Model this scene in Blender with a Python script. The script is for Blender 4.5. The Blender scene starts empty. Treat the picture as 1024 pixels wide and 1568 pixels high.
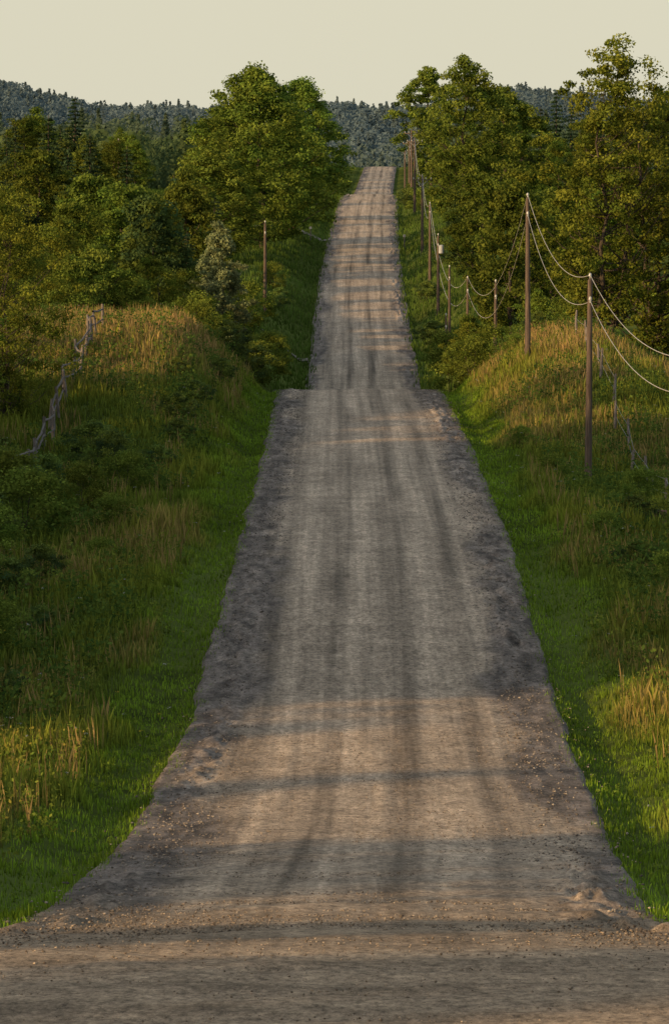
import bpy, math, random
import numpy as np
from mathutils import Vector
rng=np.random.default_rng(7)
random.seed(7)
sc=bpy.context.scene

# ---------------- helpers ----------------
def pchip(xs,ys):
    xs=np.array(xs,float); ys=np.array(ys,float)
    h=np.diff(xs); dl=np.diff(ys)/h
    m=np.zeros(len(xs))
    for i in range(1,len(xs)-1):
        if dl[i-1]*dl[i]>0:
            w1=2*h[i]+h[i-1]; w2=h[i]+2*h[i-1]
            m[i]=(w1+w2)/(w1/dl[i-1]+w2/dl[i])
    m[0]=dl[0]; m[-1]=dl[-1]
    def f(q):
        q=np.clip(np.asarray(q,float),xs[0],xs[-1])
        k=np.clip(np.searchsorted(xs,q,side='right')-1,0,len(xs)-2)
        t=(q-xs[k])/h[k]
        return ((2*t**3-3*t**2+1)*ys[k]+(t**3-2*t**2+t)*h[k]*m[k]
                +(-2*t**3+3*t**2)*ys[k+1]+(t**3-t**2)*h[k]*m[k+1])
    return f
def hsh(x,y,s):
    v=np.sin(x*127.1+y*311.7+s*74.7)*43758.5453
    return v-np.floor(v)
def vn(x,y,s=0):
    x=np.asarray(x,float); y=np.asarray(y,float)
    xi=np.floor(x); yi=np.floor(y); fx=x-xi; fy=y-yi
    fx=fx*fx*(3-2*fx); fy=fy*fy*(3-2*fy)
    a=hsh(xi,yi,s); b=hsh(xi+1,yi,s); c=hsh(xi,yi+1,s); d=hsh(xi+1,yi+1,s)
    return (a*(1-fx)+b*fx)*(1-fy)+(c*(1-fx)+d*fx)*fy
def sm(t):
    t=np.clip(t,0,1); return t*t*(3-2*t)

roadz=pchip([-300,-60,0,20,40,55,62,70,77,92,117,148,176,209,256,290,327,340,360,400,430,465,500,614,853,960,1000,1100,1250,1396,1550,1707,1750,1850,2200,2600,3000,3500,5000,9000],
            [-2,-1.5,-2.4,-5.2,-7.8,-8.95,-9.22,-9.68,-10.3,-11.6,-13.0,-13.6,-12.75,-12.2,-11.9,-11.55,-11.5,-11.9,-13.2,-15.6,-16.3,-15.8,-14.9,-10.8,-3,0,.3,-1.5,-1.5,.8,4.6,8.8,9.2,8,-3,12,40,46,40,30])
cen=pchip([-300,0,77,117,176,256,327,465,614,853,960,1396,1707,2200,9000],
          [-.3,-.3,0,.8,1.3,1.6,1.5,2.4,2.9,4.8,6,9.8,14,20,20])
Lh=pchip([-300,60,90,120,150,200,235,270,300,340,400,430,500,600,700,900,1100,9000],
         [0,0,0,.1,-.3,-.2,.2,2.2,4.0,4.3,4.6,4.8,3.4,2.5,2,1,0,0])
Rh=pchip([-300,60,100,150,200,246,275,300,330,380,430,500,600,700,900,1100,9000],
         [0,0,0,0,-.5,-.9,.8,2.8,3.4,4,4.5,3.4,2.5,2,1,0,0])
def H(x,y,cut=True):
    x=np.asarray(x,float); y=np.asarray(y,float)
    u=x-cen(y); a=np.abs(u); rz=roadz(y)
    side=np.where(u<0,Lh(y),Rh(y))
    h=rz+side*sm((a-5.0)/6.5)-.28*np.exp(-((a-5.6)/.7)**2)*sm((y-82)/10)
    h=h+(.3*sm((a-5)/4)*(vn(x/3,y/6,1)-.5)*2+.12*sm((a-5)/2)*(vn(x/1.1,y/1.7,2)-.5)*2)*(.25+.75*sm((y-80)/8))
    h=h+3*sm((a-16)/45)*(vn(x/60,y/90,3)-.5)*2
    h=h-2.4*sm((u-13)/6)*sm((y-285)/30)*(1-sm((y-440)/60))
    far=sm((y-2300)/500)
    h=h+far*(16*sm((-x-20)/300)+14*(vn(x/120+5,y/500,4)-.5)+8*(vn(x/45,y/200,9)-.5))
    if cut:
        h=np.where(y<1850, h+( (rz-.22)-h)*(1-sm((a-4.2)/.6)),h)
        h=np.where(y<74, np.minimum(h,rz-.1),h)
    return h
def Hs(x,y): return float(H(x,y))

def build(name,parts,mats,smooth_idx=()):
    nv=0; V=[];C=[];LV=[];PS=[];PT=[];MI=[];ls=0
    for (v,f,c,mi) in parts:
        v=np.asarray(v,float); f=np.asarray(f,int)
        if len(f)==0: continue
        k=f.shape[1]
        V.append(v); c=np.asarray(c,float)
        if c.ndim==1: c=np.tile(c,(len(v),1))
        C.append(c); LV.append((f+nv).ravel())
        PS.append(ls+np.arange(len(f))*k); PT.append(np.full(len(f),k)); MI.append(np.full(len(f),mi))
        ls+=len(f)*k; nv+=len(v)
    V=np.concatenate(V);C=np.concatenate(C);LV=np.concatenate(LV);PS=np.concatenate(PS);PT=np.concatenate(PT);MI=np.concatenate(MI)
    me=bpy.data.meshes.new(name)
    me.vertices.add(len(V)); me.vertices.foreach_set('co',V.ravel())
    me.loops.add(len(LV)); me.loops.foreach_set('vertex_index',LV.astype(np.int32))
    me.polygons.add(len(PS)); me.polygons.foreach_set('loop_start',PS.astype(np.int32))
    me.polygons.foreach_set('loop_total',PT.astype(np.int32))
    me.polygons.foreach_set('material_index',MI.astype(np.int32))
    at=me.color_attributes.new('tint','FLOAT_COLOR','POINT')
    at.data.foreach_set('color',np.concatenate([np.maximum(C,0),np.ones((len(C),1))],1).ravel())
    me.update(calc_edges=True)
    if smooth_idx:
        me.polygons.foreach_set('use_smooth',np.isin(MI,list(smooth_idx)))
    for m in mats: me.materials.append(m)
    return me
def add(name,me,loc=(0,0,0),rot=0,scale=1):
    o=bpy.data.objects.new(name,me); o.location=loc; o.rotation_euler=(0,0,rot)
    o.scale=scale if hasattr(scale,'__len__') else (scale,)*3
    sc.collection.objects.link(o); return o
def tube(pts,rad,n=7):
    pts=[Vector(p) for p in pts]; vs=[];fs=[]
    for i,p in enumerate(pts):
        d=(pts[min(i+1,len(pts)-1)]-pts[max(i-1,0)]).normalized()
        a=d.orthogonal().normalized() if abs(d.z)<.95 else Vector((1,0,0))
        a=(a-d*a.dot(d)).normalized(); b=d.cross(a)
        for k in range(n):
            t=2*math.pi*k/n; vs.append(tuple(p+(a*math.cos(t)+b*math.sin(t))*rad[i]))
    for i in range(len(pts)-1):
        for k in range(n):
            fs.append((i*n+k,i*n+(k+1)%n,(i+1)*n+(k+1)%n,(i+1)*n+k))
    return np.array(vs),np.array(fs)
def boxp(c,s,rz=0):
    c=np.array(c);s=np.array(s)/2
    v=np.array([[x,y,z] for x in(-1,1) for y in(-1,1) for z in(-1,1)])*s
    ca,sa=math.cos(rz),math.sin(rz)
    v=np.stack([v[:,0]*ca-v[:,1]*sa,v[:,0]*sa+v[:,1]*ca,v[:,2]],1)+c
    f=np.array([[0,1,3,2],[4,6,7,5],[0,4,5,1],[2,3,7,6],[0,2,6,4],[1,5,7,3]])
    return v,f

# ---------------- materials ----------------
def newmat(name):
    m=bpy.data.materials.new(name); m.use_nodes=True
    nt=m.node_tree; nt.nodes.clear(); out=nt.nodes.new('ShaderNodeOutputMaterial')
    return m,nt,out
def N(nt,t,**kw):
    n=nt.nodes.new(t)
    for k,v in kw.items(): setattr(n,k,v)
    return n
def leafmat(name,trans=.35,hue=0.03,vlo=.72,vhi=1.15):
    m,nt,out=newmat(name)
    a=N(nt,'ShaderNodeAttribute',attribute_name='tint')
    oi=N(nt,'ShaderNodeObjectInfo')
    mr=N(nt,'ShaderNodeMapRange'); mr.inputs[3].default_value=vlo; mr.inputs[4].default_value=vhi
    mh=N(nt,'ShaderNodeMapRange'); mh.inputs[3].default_value=.5-hue*.4; mh.inputs[4].default_value=.5+hue*.8
    nt.links.new(oi.outputs['Random'],mr.inputs[0]); nt.links.new(oi.outputs['Random'],mh.inputs[0])
    hs=N(nt,'ShaderNodeHueSaturation')
    nt.links.new(a.outputs['Color'],hs.inputs['Color']); nt.links.new(mr.outputs[0],hs.inputs['Value']); nt.links.new(mh.outputs[0],hs.inputs['Hue'])
    d=N(nt,'ShaderNodeBsdfDiffuse'); t=N(nt,'ShaderNodeBsdfTranslucent'); mx=N(nt,'ShaderNodeMixShader')
    mx.inputs[0].default_value=trans
    nt.links.new(hs.outputs[0],d.inputs[0]); nt.links.new(hs.outputs[0],t.inputs[0])
    nt.links.new(d.outputs[0],mx.inputs[1]); nt.links.new(t.outputs[0],mx.inputs[2]); nt.links.new(mx.outputs[0],out.inputs[0])
    return m
M_leaf=leafmat('leaf'); M_grass=leafmat('grass_blade',.45,0,1,1)
M_far=leafmat('far_foliage',.5,0,1,1); M_peb=leafmat('pebble',0,0,1,1)
def noisemat(name,c1,c2,scale=3,rough=.9,sz=(1,1,1),bump=.3,attr=False):
    m,nt,out=newmat(name)
    tc=N(nt,'ShaderNodeTexCoord'); mp=N(nt,'ShaderNodeMapping'); mp.inputs['Scale'].default_value=sz
    no=N(nt,'ShaderNodeTexNoise'); no.inputs['Scale'].default_value=scale; no.inputs['Detail'].default_value=6
    cr=N(nt,'ShaderNodeValToRGB'); cr.color_ramp.elements[0].position=.3; cr.color_ramp.elements[1].position=.7
    cr.color_ramp.elements[0].color=(*c1,1); cr.color_ramp.elements[1].color=(*c2,1)
    p=N(nt,'ShaderNodeBsdfPrincipled'); p.inputs['Roughness'].default_value=rough; p.inputs['Specular IOR Level'].default_value=.2
    b=N(nt,'ShaderNodeBump'); b.inputs['Strength'].default_value=bump; b.inputs['Distance'].default_value=.05
    nt.links.new(tc.outputs['Object'],mp.inputs[0]); nt.links.new(mp.outputs[0],no.inputs[0])
    nt.links.new(no.outputs[0],cr.inputs[0]); nt.links.new(cr.outputs[0],p.inputs['Base Color'])
    nt.links.new(no.outputs[0],b.inputs['Height']); nt.links.new(b.outputs[0],p.inputs['Normal'])
    nt.links.new(p.outputs[0],out.inputs[0]); return m
M_bark=noisemat('bark',(.03,.023,.016),(.085,.068,.052),4,.95,(3,3,.6))
M_pole=noisemat('pole_wood',(.045,.032,.025),(.13,.095,.072),3,.85,(6,6,.4))
M_post=noisemat('weathered_wood',(.08,.068,.06),(.20,.17,.15),4,.9,(5,5,1))
M_wire=noisemat('wire_metal',(.30,.28,.25),(.38,.36,.32),1,.6)
M_metal=noisemat('galvanised_metal',(.22,.23,.24),(.36,.37,.38),5,.5)
M_rust=noisemat('rusty_metal',(.10,.045,.03),(.25,.13,.08),6,.8)
M_cer=noisemat('ceramic',(.3,.3,.28),(.4,.4,.38),5,.3)

def terrain_mat():
    m,nt,out=newmat('meadow_ground')
    g=N(nt,'ShaderNodeNewGeometry')
    def noise(sc_,det=5,vec=(1,1,1)):
        mp=N(nt,'ShaderNodeMapping'); mp.inputs['Scale'].default_value=vec
        n=N(nt,'ShaderNodeTexNoise'); n.inputs['Scale'].default_value=sc_; n.inputs['Detail'].default_value=det
        nt.links.new(g.outputs['Position'],mp.inputs[0]); nt.links.new(mp.outputs[0],n.inputs[0]); return n
    n1=noise(.6,8); n2=noise(.02,4); 
    r1=N(nt,'ShaderNodeValToRGB'); e=r1.color_ramp.elements
    e[0].position=.3; e[0].color=(.03,.04,.011,1); e[1].position=.7; e[1].color=(.085,.11,.024,1)
    r2=N(nt,'ShaderNodeValToRGB'); e=r2.color_ramp.elements
    e[0].position=.45; e[0].color=(0,0,0,1); e[1].position=.62; e[1].color=(1,1,1,1)
    mx=N(nt,'ShaderNodeMix',data_type='RGBA'); mx.inputs['B'].default_value=(.11,.14,.035,1)
    nt.links.new(n1.outputs[0],r1.inputs[0]); nt.links.new(n2.outputs[0],r2.inputs[0])
    nt.links.new(r2.outputs[0],mx.inputs['Factor']); nt.links.new(r1.outputs[0],mx.inputs['A'])
    d=N(nt,'ShaderNodeBsdfDiffuse'); b=N(nt,'ShaderNodeBump'); b.inputs['Distance'].default_value=.3
    nt.links.new(n1.outputs[0],b.inputs['Height']); nt.links.new(b.outputs[0],d.inputs['Normal'])
    nt.links.new(mx.outputs['Result'],d.inputs[0]); nt.links.new(d.outputs[0],out.inputs[0]); return m
M_ter=terrain_mat()

def road_mat(name,stretch,lo=.7,hi=1.2):
    m,nt,out=newmat(name)
    a=N(nt,'ShaderNodeAttribute',attribute_name='tint')
    g=N(nt,'ShaderNodeNewGeometry')
    def noise(s,det,vec,rough=.6):
        mp=N(nt,'ShaderNodeMapping'); mp.inputs['Scale'].default_value=vec
        n=N(nt,'ShaderNodeTexNoise'); n.inputs['Scale'].default_value=s; n.inputs['Detail'].default_value=det; n.inputs['Roughness'].default_value=rough
        nt.links.new(g.outputs['Position'],mp.inputs[0]); nt.links.new(mp.outputs[0],n.inputs[0]); return n
    def mul(c,n,lo,hi,p0=.3,p1=.7):
        r=N(nt,'ShaderNodeMapRange'); r.inputs[1].default_value=p0; r.inputs[2].default_value=p1; r.inputs[3].default_value=lo; r.inputs[4].default_value=hi
        nt.links.new(n.outputs[0],r.inputs[0])
        x=N(nt,'ShaderNodeVectorMath',operation='MULTIPLY'); nt.links.new(c,x.inputs[0]); nt.links.new(r.outputs[0],x.inputs[1]); return x.outputs[0]
    c=a.outputs['Color']
    c=mul(c,noise(1,4,stretch,.7),lo,hi)
    c=mul(c,noise(.35,4,(1,1,1)),.87,1.12)
    nf=noise(7,6,(1,.45,1),.9); c=mul(c,nf,.3,1.7,.35,.65)
    ng=noise(1.6,6,(1,.35,1),.85); c=mul(c,ng,.62,1.35)
    p=N(nt,'ShaderNodeBsdfPrincipled'); p.inputs['Roughness'].default_value=.95; p.inputs['Specular IOR Level'].default_value=.1
    b=N(nt,'ShaderNodeBump'); b.inputs['Strength'].default_value=1; b.inputs['Distance'].default_value=.06
    nt.links.new(nf.outputs[0],b.inputs['Height']); nt.links.new(b.outputs[0],p.inputs['Normal'])
    nt.links.new(c,p.inputs['Base Color']); nt.links.new(p.outputs[0],out.inputs[0]); return m
M_road=road_mat('gravel_road',(3.4,.022,1),.74,1.18); M_cross=road_mat('gravel_cross_road',(.5,1.5,1),.8,1.16)

# ---------------- terrain ----------------
t=np.linspace(-1,1,201); uu=np.sign(t)*(34*np.abs(t)+4200*np.abs(t)**7)
yy=np.concatenate([np.arange(-250,40,10),np.arange(40,360,1.25),np.arange(360,1000,5),np.arange(1000,2000,18),np.arange(2000,4000,45),np.arange(4000,9001,500)])
Y,U=np.meshgrid(yy,uu,indexing='ij'); X=U+cen(Y); Z=H(X,Y)
V=np.stack([X,Y,Z],-1).reshape(-1,3); nr,ncl=X.shape
def gridf(nr,ncl):
    idx=np.arange(nr*ncl).reshape(nr,ncl)
    return np.stack([idx[:-1,:-1],idx[:-1,1:],idx[1:,1:],idx[1:,:-1]],-1).reshape(-1,4)
add('meadow_terrain',build('meadow_terrain',[(V,gridf(nr,ncl),(1,1,1),0)],[M_ter],(0,)))

# ---------------- road ----------------
col_l=np.array([.40,.31,.225]); col_d=np.array([.165,.135,.113]); col_x=np.array([.33,.245,.165])
uc=np.concatenate([[-5.25],np.linspace(-4.8,4.8,110),[5.25]])
ry=np.concatenate([np.arange(66,345,.28),np.arange(345,1000,2),np.arange(1000,1860,6)])
Y,U=np.meshgrid(ry,uc,indexing='ij')
flare=1+.9*sm((82-Y)/9)**2
wob=1+.02*(vn(np.sign(U)*9+3,Y/9,5)-.5)*2+.02*(vn(np.sign(U)*5+1,Y/2,6)-.5)
Xr=cen(Y)+U*wob*flare; a=np.abs(U)
z=roadz(Y)+.10*(1-(a/4.7)**2)
patch=sm((vn(Y/22,np.sign(U)*3.3,14)-.3)/.3)*(.6+.4*(U>0))
rub=np.exp(-((a-4.0)/.45)**2)
z+=rub*(.04+.28*patch)*(.8*vn(Xr*2.6,Y*.8,11)+.7*vn(Xr*6,Y*1.9,15)-.65)+.02*(vn(Xr*1.5,Y*.8,12)-.5)
z+=.05*(vn(Xr/3,Y*.9,13)-.5)*np.exp(-((Y-90)/14)**2)*2
z+=.018*(vn(U*4,Y/12,16)-.5)
z=np.where(a>5,z-.5,z)
tr=np.zeros_like(U)
for c0,w,am in [(-3.05,.32,-.26),(-2.3,.4,.18),(-1.2,.17,-.36),(-.45,.38,.18),(.8,.24,-.36),(1.55,.34,.18),(2.45,.24,-.30),(.15,.2,.08),(-1.75,.12,-.18),(2.9,.12,.12),(-.9,.09,-.18),(.45,.08,-.16),(1.15,.09,-.2)]:
    mean=.16*(vn(Y/60,c0*7+0*Y,21)-.5)*2+.08*(vn(Y/17,c0*3+0*Y,22)-.5)
    tr+=am*np.exp(-((U-c0-mean)/w)**2)*(.2+1.4*vn(Y/24,c0*5+0*Y,23))
edge=sm((a-3.2-.8*(vn(Y/14,np.sign(U)*4,24)-.5)*2-.7*(vn(Xr*1.7,Y/2.5,28)-.5))/.9)
bs=1+tr+.16*(vn(Xr*1.2,Y/9,25)-.5)*2+.2*(vn(U*6,Y/35,38)-.5)+.18*(vn(U*13,Y/16,39)-.5)
C=(col_l[None,None]*bs[...,None])*(1-edge[...,None])+col_d[None,None]*edge[...,None]*(1+1.1*(vn(Xr*4,Y/1.2,26)-.5))[...,None]
cl=(rub*patch*sm((.6*vn(Xr*3.2,Y*.9,27)+.4*vn(Xr*8,Y*2,44)-.5)/.1))[...,None]
C=C*(1-.75*cl)+np.array([.38,.31,.25])*.75*cl
bw=sm((98-Y+9*(vn(Xr/1.5,Y/3,29)-.5))/20)[...,None]
ttr=vn(Xr/25,Y*.8,33)*.5+vn(Xr/5,Y*1.5,34)*.35+.15*vn(Xr/1.2,Y*1.2,37)
C=C*(1-bw)+col_x*(.35*bs+.65*(.6+.85*ttr))[...,None]*bw*(1-.25*edge[...,None])
V=np.stack([Xr,Y,z],-1).reshape(-1,3)
add('gravel_road',build('gravel_road',[(V,gridf(*Xr.shape),C.reshape(-1,3),0)],[M_road],(0,)))
# cross road in the foreground
cy=np.arange(50,76.6,.28); cx=np.arange(-45,45.1,.35)
Y,X=np.meshgrid(cy,cx,indexing='ij')
edgeY=73.6+3.0*(vn(X/2.5,0*X,31)-.5)+1.6*(vn(X/.7,0*X,35)-.5)
onr=sm((7-np.abs(X))/3)
z=roadz(Y)+.13-(.02+.05*onr)*sm((Y-edgeY+5)/5)-.18*sm((Y-edgeY)/2.4)+.04*(vn(X/6,Y*1.3,32)-.5)+.05*(vn(X/.9,Y*1.6,36)-.5)
z=np.where((Y<51),z-.5,z)
tt=vn(X/25,Y*.8,33)*.5+vn(X/5,Y*1.5,34)*.35+.15*vn(X/1.2,Y*1.2,37)
C=col_x*(0.58+.88*tt)[...,None]
V=np.stack([X,Y,z],-1).reshape(-1,3)
add('cross_road',build('cross_road',[(V,gridf(*X.shape),C.reshape(-1,3),0)],[M_cross],(0,)))
def drive(x0,x1,y,w,dy):
    xs=np.linspace(x0,x1,26); ws=np.linspace(-w/2,w/2,5)
    Xd,Wd=np.meshgrid(xs,ws,indexing='ij'); Yd=y+Wd+(Xd-x0)/(x1-x0)*dy
    Zd=H(Xd,Yd,False)+.10
    V=np.stack([Xd,Yd,Zd],-1).reshape(-1,3)
    add('driveway',build('driveway',[(V,gridf(26,5),(.25,.21,.17),0)],[M_road]))
drive(0.4,-13,760,5,6); drive(-1.6,-7,505,4,3)

base=np.array([[1,0,0],[-1,0,0],[0,1,0],[0,-1,0],[0,0,.6],[0,0,-.6]],float)
f8=np.array([[0,2,4],[2,1,4],[1,3,4],[3,0,4],[2,0,5],[1,2,5],[3,1,5],[0,3,5]])
def stones(sx,sy,zo,sz,cA,cB):
    n=len(sx)
    V=base[None]*(sz[:,None,None])*(.6+.8*rng.random((n,6,1)))
    V+=np.stack([sx,sy,roadz(sy)+zo],-1)[:,None]
    F=(f8[None]+6*np.arange(n)[:,None,None]).reshape(-1,3)
    c=cA+(cB-cA)*rng.random((n,1))**1.5
    return (V.reshape(-1,3),F,np.repeat(c,6,0),0)
A=np.array
ns=34000
sy=78+rng.random(ns)**.8*267; sd=np.where(rng.random(ns)<.5,-1,1)
su=sd*(3.9+rng.normal(0,.5,ns)); keep=vn(sy/5,sd*3,41)*.5+.6*rng.random(ns)>.4
sy=sy[keep];su=su[keep]
p1=stones(cen(sy)+su,sy,.06,.010+.032*rng.random(len(sy))**3,A([.08,.068,.06]),A([.34,.29,.24]))
n=30000
sy=60+rng.random(n)**1.0*80; w=np.where(sy<76,7.5,3.6); su=(rng.random(n)*2-1)*w
p2=stones(cen(sy)+su,sy,np.where(sy<74,.13,.10*(1-(np.abs(su)/4.7)**2)),.006+.018*rng.random(n)**2.5,A([.08,.06,.045]),A([.40,.32,.24]))
n=5000
sy=76+rng.normal(0,2.5,n); su=(rng.random(n)*2-1)*7.5
p3=stones(cen(sy)+su,sy,.09,.008+.025*rng.random(n)**2.5,A([.07,.055,.045]),A([.30,.24,.18]))
add('roadside_stones',build('roadside_stones',[p1,p2,p3],[M_peb]))

# ---------------- grass ----------------
def grass(name,x,y,hgt,wid,col,lean=.35,tip=None):
    n=len(x); z=H(x,y)-.03
    th=rng.random(n)*math.pi*2; ln=lean*rng.random(n)*hgt; ld=rng.random(n)*math.pi*2
    dx=np.cos(th)*wid/2; dy=np.sin(th)*wid/2
    mx=np.cos(ld)*ln; my=np.sin(ld)*ln
    P=np.zeros((n,4,3))
    P[:,0]=np.stack([x-dx,y-dy,z],-1); P[:,1]=np.stack([x+dx,y+dy,z],-1)
    P[:,2]=np.stack([x+mx*.4+dx*.8,y+my*.4+dy*.8,z+hgt*.6],-1)
    P[:,3]=np.stack([x+mx,y+my,z+hgt],-1)
    F=np.array([[0,1,2],[0,2,3]])[None]+4*np.arange(n)[:,None,None]
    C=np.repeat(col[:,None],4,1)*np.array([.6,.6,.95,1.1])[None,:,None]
    if tip is not None: C[:,2:]=C[:,2:]*.2+tip*.8
    return (P.reshape(-1,3),F.reshape(-1,3),C.reshape(-1,3),0)
def sample(n,y0,y1,pw,kx=.082,off=7):
    y=y0+(y1-y0)*rng.random(n)**pw
    s=np.where(rng.random(n)<.5,-1,1); wmax=kx*y+off
    x=s*rng.random(n)*wmax
    u=x-cen(y); a=np.abs(u)
    hw=4.25+.30*(vn(y/6,s*7,51)-.5)*2+.45*(vn(y/1.2,s*3,52)-.5)+.9*rng.random(n)**3
    hw=hw*(1+.9*sm((82-y)/9)**2)
    k=(a>hw)&(y>75.0+1.8*rng.random(n)+2*(vn(x/1.5,0*x,53)-.5)); return x[k],y[k],u[k],a[k]
gs=[]
x,y,u,a=sample(720000,74,372,.85)
n=len(x)
tall=sm((a-6.0-1.8*(vn(x/2,y/5,61)-.5))/1.5)
pat=vn(x/3.2,y/8,62)*.6+vn(x/1.2,y/3,63)*.4
clump=.55+.9*vn(x/.45,y/.8,68)
hg=((.07+.13*rng.random(n))*(1-tall)+tall*(.20+.5*rng.random(n)**1.5)*(.35+1.2*pat))*clump
hg*=1+.35*tall*sm((150-y)/40)
vg=np.array([.155,.24,.022]); tg=np.array([.09,.15,.022]); tan=np.array([.36,.235,.09]); ye=np.array([.26,.24,.032])
dry=sm(((H(x,y)-roadz(y))-1.8)/1.6)
pa2=vn(x/4+9,y/14,65)*.6+vn(x/1.5,y/4,66)*.4
mixt=np.clip(sm((pa2-.52)/.16)*.6+dry*.8*sm((pa2-.22)/.2),0,1)*tall*(rng.random(n)<.7)
c=vg*(.65+.7*vn(x/1.4,y/5,67))[:,None]*(1-tall[:,None])+(tg*(1-.7*pat[:,None])+ye*.7*pat[:,None])*tall[:,None]
c=c*(1-mixt[:,None])+tan*mixt[:,None]; c=c*(.5+1.0*rng.random((n,1)))
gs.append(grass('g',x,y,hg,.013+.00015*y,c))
x,y,u,a=sample(60000,84,360,.8); k=(a>6.6)&((vn(x/1.8,y/5,69)>.62)|((H(x,y)-roadz(y)>2.4)&(vn(x/1.8,y/5,70)>.4))|((u<-6.8)&(y>100)&(y<135)&(vn(x/1.2,y/3,75)>.45)))
x=x[k];y=y[k]; n=len(x)
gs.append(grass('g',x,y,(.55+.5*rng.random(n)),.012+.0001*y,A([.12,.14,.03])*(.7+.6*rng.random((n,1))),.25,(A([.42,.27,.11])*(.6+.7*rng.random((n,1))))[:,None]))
x,y,u,a=sample(90000,430,1000,1.0,.03,9)
c=np.array([.085,.135,.024])*(.6+.8*rng.random((len(x),1)))*(.7+.6*vn(x/5,y/15,64))[:,None]
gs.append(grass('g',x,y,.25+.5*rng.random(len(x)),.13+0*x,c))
add('grass',build('grass',gs,[M_grass]))

def leaves(P,size,col,out=None,asp=.62,up=.3,ow=.6):
    n=len(P); nr=rng.normal(size=(n,3)); nr/=np.linalg.norm(nr,axis=1,keepdims=True)
    if out is not None: nr=nr*.75+out*ow
    nr[:,2]+=up; nr/=np.linalg.norm(nr,axis=1,keepdims=True)
    t=rng.normal(size=(n,3)); t-=nr*(t*nr).sum(1,keepdims=True); t/=np.linalg.norm(t,axis=1,keepdims=True)
    b=np.cross(nr,t); s=(size*(.6+.8*rng.random((n,1))))/2
    q=np.stack([P-t*s,P+b*s*asp+t*s*.1,P+t*s,P-b*s*asp+t*s*.1],1)
    F=np.arange(4*n).reshape(n,4)
    return (q.reshape(-1,3),F,np.repeat(col,4,0),0)
def weeds(n,y0,y1,hmin,hmax,leaf,per,colA,colB,amin=6.3,sd=1):
    x,y,u,a=sample(n,y0,y1,.8); k=(a>amin)&(vn(x/4,y/9,80+sd)>.42); x=x[k];y=y[k]; n=len(x)
    h=hmin+(hmax-hmin)*rng.random(n); zz=H(x,y)
    r=rng.random((n,per)); an=rng.random((n,per))*6.283; rad=(.12+.22*rng.random((n,per)))*h[:,None]
    px=x[:,None]+np.cos(an)*rad; py=y[:,None]+np.sin(an)*rad; pz=zz[:,None]+r*h[:,None]
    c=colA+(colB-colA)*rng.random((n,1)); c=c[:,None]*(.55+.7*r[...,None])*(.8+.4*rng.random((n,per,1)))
    return leaves(np.stack([px,py,pz],-1).reshape(-1,3),leaf,c.reshape(-1,3))
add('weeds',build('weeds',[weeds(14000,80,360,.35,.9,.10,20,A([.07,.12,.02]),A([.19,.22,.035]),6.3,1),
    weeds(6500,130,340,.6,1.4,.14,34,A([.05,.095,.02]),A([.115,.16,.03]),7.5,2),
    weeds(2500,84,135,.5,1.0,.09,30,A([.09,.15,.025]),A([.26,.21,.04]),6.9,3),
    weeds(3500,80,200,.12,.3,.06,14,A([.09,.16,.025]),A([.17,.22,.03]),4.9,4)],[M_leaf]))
x,y,u,a=sample(1000,80,340,.9); k=(a>5.2); x=x[k];y=y[k]; n=len(x)
P=np.stack([x,y,H(x,y)+.45+.4*rng.random(n)],-1); P=np.repeat(P,6,0)+rng.normal(0,.035,(6*n,3))*A([1,1,.3])
add('wildflowers',build('wildflowers',[leaves(P,.045,np.repeat(np.where(rng.random((n,1))<.6,A([[.5,.5,.45]]),A([[.45,.36,.05]])),6,0),None,.9,2)],[M_leaf]))

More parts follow.
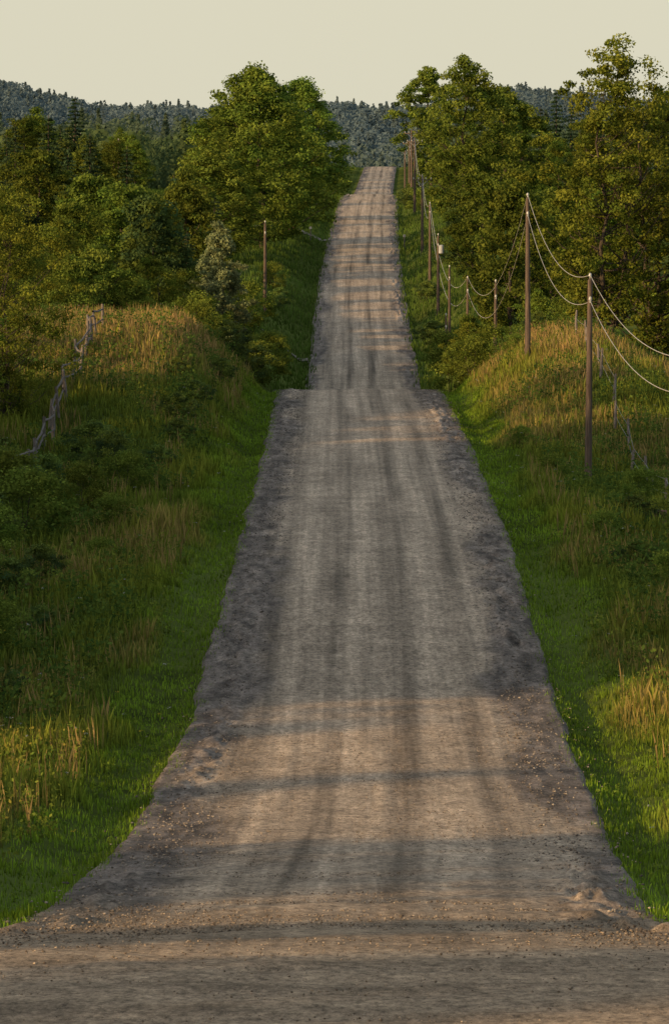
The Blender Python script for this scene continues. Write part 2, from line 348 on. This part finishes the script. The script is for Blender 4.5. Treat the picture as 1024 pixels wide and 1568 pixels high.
# ---------------- trees ----------------
def broadleaf(name,seed,h,cr,zb,ncl,per,leaf,cA,cB,prof=1,limbs=26,rc=(.10,.19),trunk=None,shell=.45,lump=.35,stems=1):
    global rng
    old=rng; rng=np.random.default_rng(seed)
    parts=[]; zb=zb*h
    lb=rng.random((6,2))*6.28
    th=rng.random(ncl)*6.283; t=rng.random(ncl)**.85
    if prof==1: pr=np.sin(np.pi*np.clip(t,0,1)**.75)**.55*(1-.25*t)
    elif prof==2: pr=np.sin(np.pi*np.clip(t*.9+.08,0,1))**.7
    else: pr=(1-t)**.6*.95+.08
    L=1+lump*(np.sin(2*th+lb[0,0]+3*t)+.7*np.sin(3*th+lb[1,0]-5*t)+.6*np.sin(5*th+lb[2,0]+9*t))/2.3
    r=cr*pr*L*rng.random(ncl)**shell
    lean=rng.normal(0,.03,2)*h
    ctr=np.stack([r*np.cos(th)+lean[0]*t,r*np.sin(th)+lean[1]*t,zb+(h-zb)*t*(1+.06*np.sin(th*3+lb[3,0]))],-1)
    ctr+=rng.normal(0,.03*cr,ctr.shape)
    R=cr*(rc[0]+(rc[1]-rc[0])*rng.random(ncl))
    k=rng.normal(size=(ncl,per,3)); k/=np.linalg.norm(k,axis=2,keepdims=True)
    rr=(.35+.75*rng.random((ncl,per,1)))*R[:,None,None]*A([1.15,1.15,.7])
    P=ctr[:,None]+k*rr
    lc=(.6+.75*rng.random((ncl,1,1)))*(.75+.5*rng.random((ncl,per,1)))
    mixc=(np.clip(rng.random((ncl,1,1))*.8+.2*rng.random((ncl,per,1)),0,1))
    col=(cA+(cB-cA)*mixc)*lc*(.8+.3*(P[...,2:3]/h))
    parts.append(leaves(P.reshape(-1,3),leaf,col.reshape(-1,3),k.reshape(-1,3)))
    tr=trunk or h*.017
    for s in range(stems):
        ox=rng.normal(0,.12*cr,2) if stems>1 else np.zeros(2)
        top=A([lean[0]*.6+ox[0]*2,lean[1]*.6+ox[1]*2,h*.82]); pts=[]
        for i in range(8):
            f=i/7; pts.append((ox[0]*(1-f)*.3+top[0]*f+rng.normal(0,.012)*h*(i>0),ox[1]*(1-f)*.3+top[1]*f+rng.normal(0,.012)*h*(i>0),-.4+(top[2]+.4)*f))
        rad=[tr*(1.35 if i==0 else 1)*(1-.8*i/7) for i in range(8)]
        v,f=tube(pts,rad,8); parts.append((v,f,(1,1,1),1))
        sel=rng.choice(ncl,min(limbs,ncl),replace=False)
        for j in sel:
            e=ctr[j]; rad_=math.hypot(e[0],e[1]); z0=max(zb*.75,min(e[2]-rad_*.75,h*.78)); fi=np.clip((z0+.4)/(top[2]+.4),0,1)
            kk=min(int(fi*7),6); ff=fi*7-kk; p0=A(pts[kk])*(1-ff)+A(pts[kk+1])*ff
            mid=p0*.5+e*.5+A([0,0,-.03*h])+rng.normal(0,.01*h,3)
            rb=tr*.42*(1-.7*fi)
            v,f=tube([p0,mid,e],[rb,rb*.65,rb*.2],5); parts.append((v,f,(1,1,1),1))
    me=build(name,parts,[M_leaf,M_bark],(1,)); rng=old; return me
def conifer(name,seed,h,cr,cA,cB,lev=26,narrow=1.0):
    global rng
    old=rng; rng=np.random.default_rng(seed); parts=[]
    v,f=tube([(0,0,-.3),(0,0,h*.5),(0,0,h*.99)],[h*.016,h*.009,h*.002],7); parts.append((v,f,(1,1,1),1))
    Ps=[];Cs=[]
    for i in range(lev):
        t=.06+.93*i/lev; z=h*t; rl=cr*(1-t)**.8*(.8+.4*rng.random())+.05*cr; nb=int(9-3*t)
        for b in range(nb):
            an=rng.random()*6.283; l=rl*(.65+.5*rng.random()); m=max(int(60*l/cr),10)
            s=rng.random(m)**.7; droop=-.22*l*s**1.2+.10*l*s**3
            off=rng.normal(0,.10*l+.03,(m,3))*A([1,1,.45])*(1.1-s[:,None]*.7)
            Pp=np.stack([np.cos(an)*l*s,np.sin(an)*l*s,z+droop],-1)+off
            Ps.append(Pp); cc=(cA+(cB-cA)*s[:,None])*(.6+.8*rng.random((m,1))); Cs.append(cc)
    parts.append(leaves(np.concatenate(Ps),.035*h*.8,np.concatenate(Cs),None,.4,.2))
    me=build(name,parts,[M_leaf,M_bark],(1,)); rng=old; return me
G1=A([.075,.12,.02]);G2=A([.19,.22,.035]);Y1=A([.095,.135,.02]);Y2=A([.21,.22,.03]);D1=A([.022,.042,.02]);D2=A([.05,.078,.034])
maple=[broadleaf('maple_a',1,21.5,9,.06,560,75,.36,G1,G2,1,limbs=30,rc=(.08,.15),lump=.22,shell=.38),
       broadleaf('maple_b',2,21,7.8,.08,480,75,.36,G1,G2,1,limbs=30,rc=(.09,.16),lump=.22,shell=.38)]
elm=[broadleaf('elm_a',3,21.8,6.5,.12,300,85,.36,G1,G2,2,limbs=40,rc=(.10,.17),lump=.35),
     broadleaf('elm_b',4,19.5,5.5,.12,260,85,.36,G1,G2,2,limbs=40,rc=(.10,.17),lump=.35)]
ash=[broadleaf('ash_a',5,18.2,4.4,.10,310,100,.21,Y1,Y2*.95,2,limbs=70,rc=(.08,.19),lump=.5,stems=2,trunk=.2),
     broadleaf('ash_b',6,17.6,4.6,.08,310,100,.21,Y1*.9,Y2*.9,2,limbs=70,rc=(.08,.19),lump=.5,stems=2,trunk=.22)]
mid=[broadleaf('mid_a',7,12,4.2,.06,230,85,.26,G1*.8,G2*.8,1,rc=(.10,.2)),
     broadleaf('mid_b',8,13,3.6,.08,210,85,.26,G1*.7,G2*.7,2,rc=(.10,.22)),
     broadleaf('mid_c',9,11,4.6,.04,240,85,.28,D1*1.6,G2*.55,1,rc=(.10,.2))]
small=[broadleaf('small_a',10,6,2.3,.05,130,105,.14,G1,Y2*.85,2,limbs=20,rc=(.12,.26),stems=3,trunk=.05),
       broadleaf('small_b',11,5,2.4,.03,130,105,.14,G1*1.1,G2*1.1,1,limbs=20,rc=(.12,.26),stems=3,trunk=.05)]
shrub=[broadleaf('shrub_a',12,2.2,1.5,.02,80,85,.09,G1*.9,G2*1.1,1,limbs=12,rc=(.14,.28),stems=3,trunk=.025),
       broadleaf('shrub_b',13,1.8,1.2,.02,70,85,.09,D1*1.8,G2*.9,2,limbs=12,rc=(.14,.28),stems=3,trunk=.02)]
near_l=[broadleaf('birch_a',14,10.5,3.2,.03,300,105,.12,Y1,Y2,2,limbs=60,rc=(.09,.18),stems=3,trunk=.07,lump=.5)]
poplar=broadleaf('poplar',15,9.5,2.5,.08,150,100,.18,A([.15,.19,.08]),A([.25,.28,.13]),3,limbs=40,rc=(.10,.2),trunk=.1,lump=.6)
spruce=[conifer('spruce_a',16,15,3.2,D1,D2),conifer('spruce_b',17,13,2.6,D1*.9,D2*.9)]
cedar=conifer('cedar_a',18,10,2.4,D1*1.2,D2*1.2,30)

def plant(name,me,x,y,s=1,sx=None,dz=-.15,rot=None):
    o=add(name,me,(x,y,Hs(x,y)+dz),random.uniform(0,6.28) if rot is None else rot,(sx or s,sx or s,s)); return o
plant('maple_tree',maple[0],-8.9,680,.98,1.1)
plant('maple_tree',maple[1],-4.9,830,.92,1.05)
plant('maple_tree',maple[1],-14.5,745,.75,.95)
plant('maple_tree',maple[0],-14.2,640,.58,.8)
plant('maple_tree',maple[1],-6.3,725,.72,.75)
plant('elm_tree',elm[0],17.0,725,1.02,1.0)
plant('elm_tree',elm[1],22.0,745,.95,1.1)
plant('elm_tree',elm[1],17.6,1010,1.12,1.15)
plant('elm_tree',elm[0],26.5,790,.7,.9)
plant('ash_tree',ash[0],16.4,345,.98,1.0)
plant('ash_tree',ash[1],20.4,352,1.0,1.0)
plant('ash_tree',ash[0],24.5,348,.85,1)
plant('broadleaf_tree',mid[0],13.6,432,1.1,.95)
plant('broadleaf_tree',mid[1],17.3,445,1.0,1.0)
plant('broadleaf_tree',mid[2],16.5,480,1.05,.95)
plant('broadleaf_tree',mid[1],15.0,560,.95,1.0)
plant('broadleaf_tree',mid[2],15.5,620,.8,.9)
plant('broadleaf_tree',mid[0],24,500,1.1,1.2)
plant('broadleaf_tree',mid[2],30,600,1.1,1.3)
for x,y,s in [(22,372,1.1),(15.6,360,.8),(13.2,362,.7),(8.4,350,.7),(17.5,395,1)]:
    plant('young_tree',small[int(x)%2],x,y,s*1.0)
for x,y,s in [(28,900,.95),(30.5,905,1.05),(33,895,1),(35.8,902,1.05),(38.5,910,.9),(26,915,.8)]:
    plant('spruce_tree',spruce[int(y)%2],x,y,s*1.15,s)
for x,y,s in [(24,850,.9),(29,860,.8),(34,850,.8),(40,870,1),(21,900,.7),(19,960,.7),(45,880,1)]:
    plant('broadleaf_tree',mid[int(y)%3],x,y,s*1.05)
plant('birch_tree',near_l[0],-15.3,258,1.0,.95)
plant('birch_tree',near_l[0],-17.9,266,1.05,1.1)
plant('birch_tree',near_l[0],-16.9,243,.7,.8)
for x,y,s in [(-15.8,372,1.25),(-18.8,380,1.35),(-12.6,385,1.0),(-21,368,1.2),(-10.8,398,.9),(-17.2,362,1.0),(-24,390,1.6),(-13.8,372,.9)]:
    plant('young_tree',small[int(abs(x))%2],x,y,s)
plant('poplar_tree',poplar,-7.9,400,1.0,1)
plant('poplar_tree',poplar,-9.6,412,.75,.8)
for x,y,s in [(-13.2,520,1.2),(-15.2,528,1.3),(-11.6,540,1.1),(-17.5,515,1.2),(-12.4,470,.9),(-28,640,1.5),(-31,650,1.3),(-40,700,1.5)]:
    plant('cedar_tree',cedar,x,y,s)
for i in range(60):
    y=random.uniform(450,1050); k=random.uniform(-.082,-.026)
    if k>-.034 and y>620: k-=.02
    x=k*y; me=random.choice(mid+mid+spruce+[cedar,cedar]); s=random.uniform(.7,1.1)
    nm='cedar_tree' if me is cedar else ('spruce_tree' if me in spruce else 'broadleaf_tree')
    plant(nm,me,x,y,s,s*random.uniform(.9,1.2))
def sh(l):
    for x,y,s in l: plant('shrub',shrub[int(abs(x*3+y))%2],x,y,s,s*random.uniform(.9,1.3),-.05)
sh([(-6.4,395,1.6),(-7.6,378,1.5),(-6.0,420,1.4),(-9.2,372,1.6),(-8.6,360,1.1),(-7.0,350,1.0),(-12.4,208,1.3),(-11.2,200,1.2),(-13.4,214,1.6),(-9.4,236,1.1),(-8.6,228,.8),(-10.6,243,1.0),
    (-7.2,255,.6),(-11.8,190,1.0),(-9.6,182,.8),(-7.4,262,.8),(-6.2,300,.7),(-14.8,230,1.2),(-9,170,.5),(-8.5,120,.45),(-7.9,105,.4),
    (-12.8,196,1.4),(-11,178,.9),(-12.2,172,1.1),(-10.2,163,.8),(-11.6,156,1.0),(-9.4,150,.6),(-8.2,205,.7),(-9.8,214,.9),(-8.0,188,.5),(-11.5,224,1.0),(-7.6,240,.6),(-6.9,274,.7),(-8.0,283,.6),
    (8.5,345,1.2),(9.6,356,1.3),(7.6,362,1.2),(12.5,340,.8),(10.8,330,.5),(11.6,215,.8),(12.4,190,.9),(10.8,178,.7),(12.8,232,.8),(10.2,150,.6),(9.3,140,.5),(13.5,206,1.1),(8.8,262,.5),
    (11.2,165,.8),(9.6,200,.5),(10.4,190,.6),(9.0,125,.35),(12.2,176,.9),(9.4,240,.5),
    (9.5,470,1.5),(9.3,520,1.2),(9.8,590,1.2),(12.5,650,1.5),(11.8,880,1.4),(12.6,900,1.5),(13.4,925,1.5),(13.4,860,1.5),(-5.5,560,1.2),(-6.5,590,1.3),(-5.2,470,1.3),(-8,500,1.8),(-9.5,455,2)])
# woodland beyond the left edge of the view; its long shadows cross the road (third value: tree-top height above the road)
ct=[(-34,52,9),(-39,37,9.6),(-44,30,12)]
ct+=[(-40+random.uniform(-3,3),y+random.uniform(-1,1),random.uniform(11,14)) for y in (65,70,75.5)]
ct+=[(-60+random.uniform(-4,4),y+random.uniform(-2,2),random.uniform(13.2,14.6)) for y in (78,96)]
ct+=[(-38+random.uniform(-3,3),y+random.uniform(-1.5,1.5),random.uniform(14,17)) for y in np.arange(126,232,4)]
ct+=[(-48+random.uniform(-3,3),y+random.uniform(-1.5,1.5),random.uniform(15,18)) for y in np.arange(119,226,6)]
ct+=[(-38+random.uniform(-3,3),y+random.uniform(-2,2),random.uniform(9.6,10.8)) for y in np.arange(234,318,4.0)]
ct+=[(-52+random.uniform(-4,4),y+random.uniform(-2,2),random.uniform(13,16)) for y in range(345,560,10)]
for i,(x,y,h) in enumerate(ct):
    h=float(roadz(y))+h-Hs(x,y)
    me=mid[i%3]; s=h/[12,13,11][i%3]; plant('broadleaf_tree',me,x,y,s,max(s,.75)*1.1)

def forest(name,n,xr,yr,hr,rr,per,leaf,cA,cB,con=.25,test=None,var=.6):
    x=rng.uniform(*xr,n); y=rng.uniform(*yr,n)
    if test is not None: k=test(x,y); x=x[k];y=y[k]
    n=len(x); z=H(x,y); h=rng.uniform(*hr,n); r=rng.uniform(*rr,n); isc=rng.random(n)<con
    t=rng.random((n,per)); th=rng.random((n,per))*6.283
    pr=np.where(isc[:,None],(1-t)*.6+.03,np.sin(np.pi*(t*.85+.1))**.6)
    rad=r[:,None]*pr*(rng.random((n,per))**.35)*(1+.25*np.sin(3*th+x[:,None]+5*t))
    hh=np.where(isc,h*1.2,h)
    P=np.stack([x[:,None]+rad*np.cos(th),y[:,None]+rad*np.sin(th),z[:,None]+hh[:,None]*(.06+.94*t)],-1)
    o=np.stack([np.cos(th),np.sin(th),t-.3],-1)
    tc=rng.random((n,1,1)); c=(cA+(cB-cA)*tc)*np.where(isc[:,None,None],.9,1)*(1-var/2+var*rng.random((n,per,1)))
    add(name,build(name,[leaves(P.reshape(-1,3),leaf,c.reshape(-1,3),o.reshape(-1,3),.8,.3,1.2)],[M_far]))
HAZE1=A([.125,.175,.19]);HAZE2=A([.14,.19,.20])  # aerial haze painted into leaf colour: forests paler and bluer with distance
forest('distant_forest',5600,(-420,420),(2420,3250),(8,13),(4,7),120,1.6,HAZE1,HAZE2,.2,None,.06)
forest('distant_forest',520,(-190,-14),(1330,1950),(9,14),(4.5,7),260,1.2,A([.085,.12,.08]),A([.11,.15,.09]),.2,None,.2)
forest('distant_forest',330,(-120,-28),(1010,1200),(8,13),(3.5,6),260,1.0,A([.065,.10,.045]),A([.11,.15,.055]),.25,lambda x,y:(vn(x/25,y/60,71)>.45),.35)
forest('distant_forest',420,(26,220),(1050,1950),(10,15),(4.5,7),240,1.2,A([.065,.10,.065]),A([.09,.13,.075]),.35,None,.25)
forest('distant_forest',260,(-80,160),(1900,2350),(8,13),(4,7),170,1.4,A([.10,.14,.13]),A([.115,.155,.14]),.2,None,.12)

# ---------------- utility poles ----------------
def pole(x,y,h,r=.15,arm=False,tilt=(0,0),tx=False,name='utility_pole'):
    z=Hs(x,y); parts=[]
    n=6; pts=[(tilt[0]*h*i/n,tilt[1]*h*i/n,-.5+(h+.5)*i/n) for i in range(n+1)]
    v,f=tube(pts,[r*(1-.38*i/n) for i in range(n+1)],10); parts.append((v,f,(1,1,1),0))
    tp=A(pts[-1])
    v,f=tube([tp,tp+A([0,0,.12])],[r*.62,.02],10); parts.append((v,f,(1,1,1),0))
    def ins(p):
        v,f=tube([p,p+A([0,0,.1]),p+A([0,0,.12]),p+A([0,0,.22]),p+A([0,0,.26])],[.025,.03,.075,.06,.02],8); return (v,f,(1,1,1),1)
    if arm:
        v,f=boxp(tp+A([0,-r*.9,-.5]),(2.4,.1,.12)); parts.append((v,f,(1,1,1),0))
        for o in(-1.1,-.45,.45,1.1): parts.append(ins(tp+A([o,-r*.9,-.44])))
        for s in(-1,1):
            v,f=tube([tp+A([s*.7,-r*.9,-.55]),tp+A([0,-r*.8,-1.2])],[.025,.025],5); parts.append((v,f,(1,1,1),2))
    else:
        parts.append(ins(tp+A([0,0,.08])))
        v,f=boxp(tp+A([0,-r*.75,-.85]),(.08,.14,.25)); parts.append((v,f,(1,1,1),2))
        q=tp+A([0,-r*.9,-.95]); parts.append(ins(q))
    if tx:
        q=tp+A([.3,-.1,-1.7]); v,f=tube([q,q+A([0,0,.05]),q+A([0,0,.8]),q+A([0,0,.88])],[.2,.26,.26,.12],12); parts.append((v,f,(1,1,1),2))
        v,f=boxp(tp+A([.1,-.05,-1.3]),(.25,.08,.08)); parts.append((v,f,(1,1,1),2))
    add(name,build(name,parts,[M_pole,M_cer,M_metal],(0,)),(x,y,z))
    return A([x+tp[0],y+tp[1],z+h+.25])
tops=[pole(11.6,180,7.4),pole(11.2,246,9,.17,tilt=(.008,0)),pole(10.75,310,9.1,.17,tilt=(-.003,0)),pole(10.5,440,7.4,.15),pole(10.6,620,8.7,.19),
      pole(11.0,700,9.8,.2,True),pole(12.2,850,11.5,.22,True),pole(13.4,1000,9.5,.22,True),pole(14.0,1110,11,.22,True)]
pole(10.7,372,5.3,.14,tilt=(.01,0)); pole(10.3,500,7,.15); pole(10.4,560,7.8,.18,tx=True); pole(9.4,470,4.6,.12)
pole(-6.7,537,8.8,.19,tilt=(.004,0)); pole(-42,900,10,.15,True); pole(-35,905,9,.15)
pole(12.7,920,11.5,.22,True)
def wire(a,b,sag,r=.022):
    cu=bpy.data.curves.new('overhead_wire','CURVE'); cu.dimensions='3D'; cu.bevel_depth=r; cu.bevel_resolution=1
    sp=cu.splines.new('POLY'); n=24; sp.points.add(n)
    for i in range(n+1):
        f=i/n; p=a*(1-f)+b*f; p=p-A([0,0,sag*4*f*(1-f)]); sp.points[i].co=(*p,1)
    cu.materials.append(M_wire); o=bpy.data.objects.new('overhead_wire',cu); sc.collection.objects.link(o)
lo=A([0,-.15,-1.15])
sags=[1.0,1.5,3.2,4.0,1.8,2.2,2,2]
for i in range(len(tops)-1):
    wire(tops[i],tops[i+1],sags[i],.015 if i<3 else .022); wire(tops[i]+lo,tops[i+1]+lo,sags[i]*1.15,.015 if i<3 else .022)

# ---------------- fences ----------------
def fence(name,pts,hp,mat,rails,r=.07,lean=.12,wires=True):
    parts=[]; tp=[]
    for (x,y) in pts:
        z=Hs(x,y); h=hp*random.uniform(.8,1.15); lx=random.uniform(-lean,lean);ly=random.uniform(-lean,lean)
        v,f=tube([(x,y,z-.3),(x+lx*.5,y+ly*.5,z+h*.5),(x+lx,y+ly,z+h)],[r*1.1,r,r*.8],7); parts.append((v,f,(1,1,1),0)); tp.append(A([x+lx,y+ly,z]))
    for i in range(len(tp)-1):
        for rh in rails:
            a=tp[i]+A([0,0,rh*hp+random.uniform(-.1,.1)]); b=tp[i+1]+A([0,0,rh*hp+random.uniform(-.15,.1)])
            v,f=tube([a,(a+b)/2+A([random.uniform(-.08,.08),0,-.06]),b],[r*.7,r*.6,r*.55],6); parts.append((v,f,(1,1,1),0))
        if wires:
            for rh in(.45,.9):
                a=tp[i]+A([0,0,rh*hp]); b=tp[i+1]+A([0,0,rh*hp])
                v,f=tube([a,(a+b)/2-A([0,0,.04]),b],[.006]*3,4); parts.append((v,f,(1,1,1),1))
    add(name,build(name,parts,[mat,M_metal],(0,)))
fence('split_rail_fence',[(-12.9+.22*math.sin(i*2.1),y) for i,y in enumerate(np.arange(205,309,4.6))],1.45,M_post,(.45,.85),.085,.2,False)
fence('wire_fence',[(13.6+.15*math.sin(i*3)+.006*(y-240),y) for i,y in enumerate(np.arange(186,335,8.5))],1.35,M_post,(),.075,.12)
def mailbox(x,y):
    parts=[]; v,f=boxp((0,0,.5),(.1,.1,1.1)); parts.append((v,f,(1,1,1),0))
    n=8; prof=[(-.11,0),(.11,0)]+[(.11*math.cos(t),.13+.11*math.sin(t)) for t in np.linspace(0,math.pi,n)]
    v=[(px,-.28,1.06+pz) for px,pz in prof]+[(px,.28,1.06+pz) for px,pz in prof]; m=len(prof)
    f=[(i,(i+1)%m,m+(i+1)%m,m+i) for i in range(m)]; parts.append((A(v),A(f),(1,1,1),1))
    tri=A([(0,k,k+1) for k in range(1,m-1)]); parts.append((A(v[:m]),tri,(1,1,1),1)); parts.append((A(v[m:]),tri,(1,1,1),1))
    v,f=boxp((.125,-.1,1.26),(.012,.04,.2)); parts.append((v,f,(1,1,1),2))
    add('mailbox',build('mailbox',parts,[M_post,M_metal,M_rust]),(x,y,Hs(x,y)),0,1.5)
mailbox(9.2,735); mailbox(-3.2,745)
v,f=tube([(0,0,0),(0,0,.02),(0,0,.28),(0,0,.30),(0,0,.32),(0,0,.6),(0,0,.62),(0,0,.64),(0,0,.9),(0,0,.905)],[.28,.29,.28,.3,.28,.28,.3,.28,.29,.02],18)
add('rusty_drum',build('rusty_drum',[(v,f,(1,1,1),0)],[M_rust],(0,)),(12.6,216,Hs(12.6,216)+.02),0,1)

# ---------------- light ----------------
az=Vector((-.80,-.60,0)).normalized(); el=math.radians(11.5)
s=Vector((az.x*math.cos(el),az.y*math.cos(el),math.sin(el)))
sl=bpy.data.lights.new('sun','SUN'); sl.energy=6; sl.angle=math.radians(1.0); sl.color=(1,.66,.32)
so=bpy.data.objects.new('sun',sl); so.rotation_euler=s.to_track_quat('Z','Y').to_euler(); sc.collection.objects.link(so)
w=bpy.data.worlds.new('World'); sc.world=w; w.use_nodes=True; nt=w.node_tree; nt.nodes.clear()
sk=nt.nodes.new('ShaderNodeTexSky'); sk.sky_type='NISHITA'; sk.sun_disc=False; sk.sun_elevation=el; sk.sun_rotation=math.atan2(s.x,s.y)
sk.dust_density=2; sk.air_density=1; sk.ozone_density=1
# pale evening haze lying along the horizon
tc=nt.nodes.new('ShaderNodeTexCoord'); sp=nt.nodes.new('ShaderNodeSeparateXYZ'); nt.links.new(tc.outputs['Generated'],sp.inputs[0])
mr=nt.nodes.new('ShaderNodeMapRange'); mr.interpolation_type='SMOOTHSTEP'; mr.inputs[1].default_value=.02; mr.inputs[2].default_value=.34; mr.inputs[3].default_value=.97; mr.inputs[4].default_value=.28
nt.links.new(sp.outputs['Z'],mr.inputs[0])
mx=nt.nodes.new('ShaderNodeMix'); mx.data_type='RGBA'; mx.inputs['B'].default_value=(2.72,2.6,2.02,1)
nt.links.new(mr.outputs[0],mx.inputs['Factor'])
bg=nt.nodes.new('ShaderNodeBackground'); bg.inputs[1].default_value=.26; wo=nt.nodes.new('ShaderNodeOutputWorld')
nt.links.new(sk.outputs[0],mx.inputs['A']); nt.links.new(mx.outputs['Result'],bg.inputs[0]); nt.links.new(bg.outputs[0],wo.inputs[0])
sc.view_settings.view_transform='Standard'; sc.view_settings.look='None'; sc.view_settings.exposure=0
# ---------------- camera ----------------
cam=bpy.data.cameras.new('camera'); cam.sensor_fit='HORIZONTAL'; cam.sensor_width=24; cam.lens=200; cam.clip_start=1; cam.clip_end=20000
co=bpy.data.objects.new('camera',cam); co.rotation_euler=(math.radians(90-3.246),0,0); sc.collection.objects.link(co); sc.camera=co
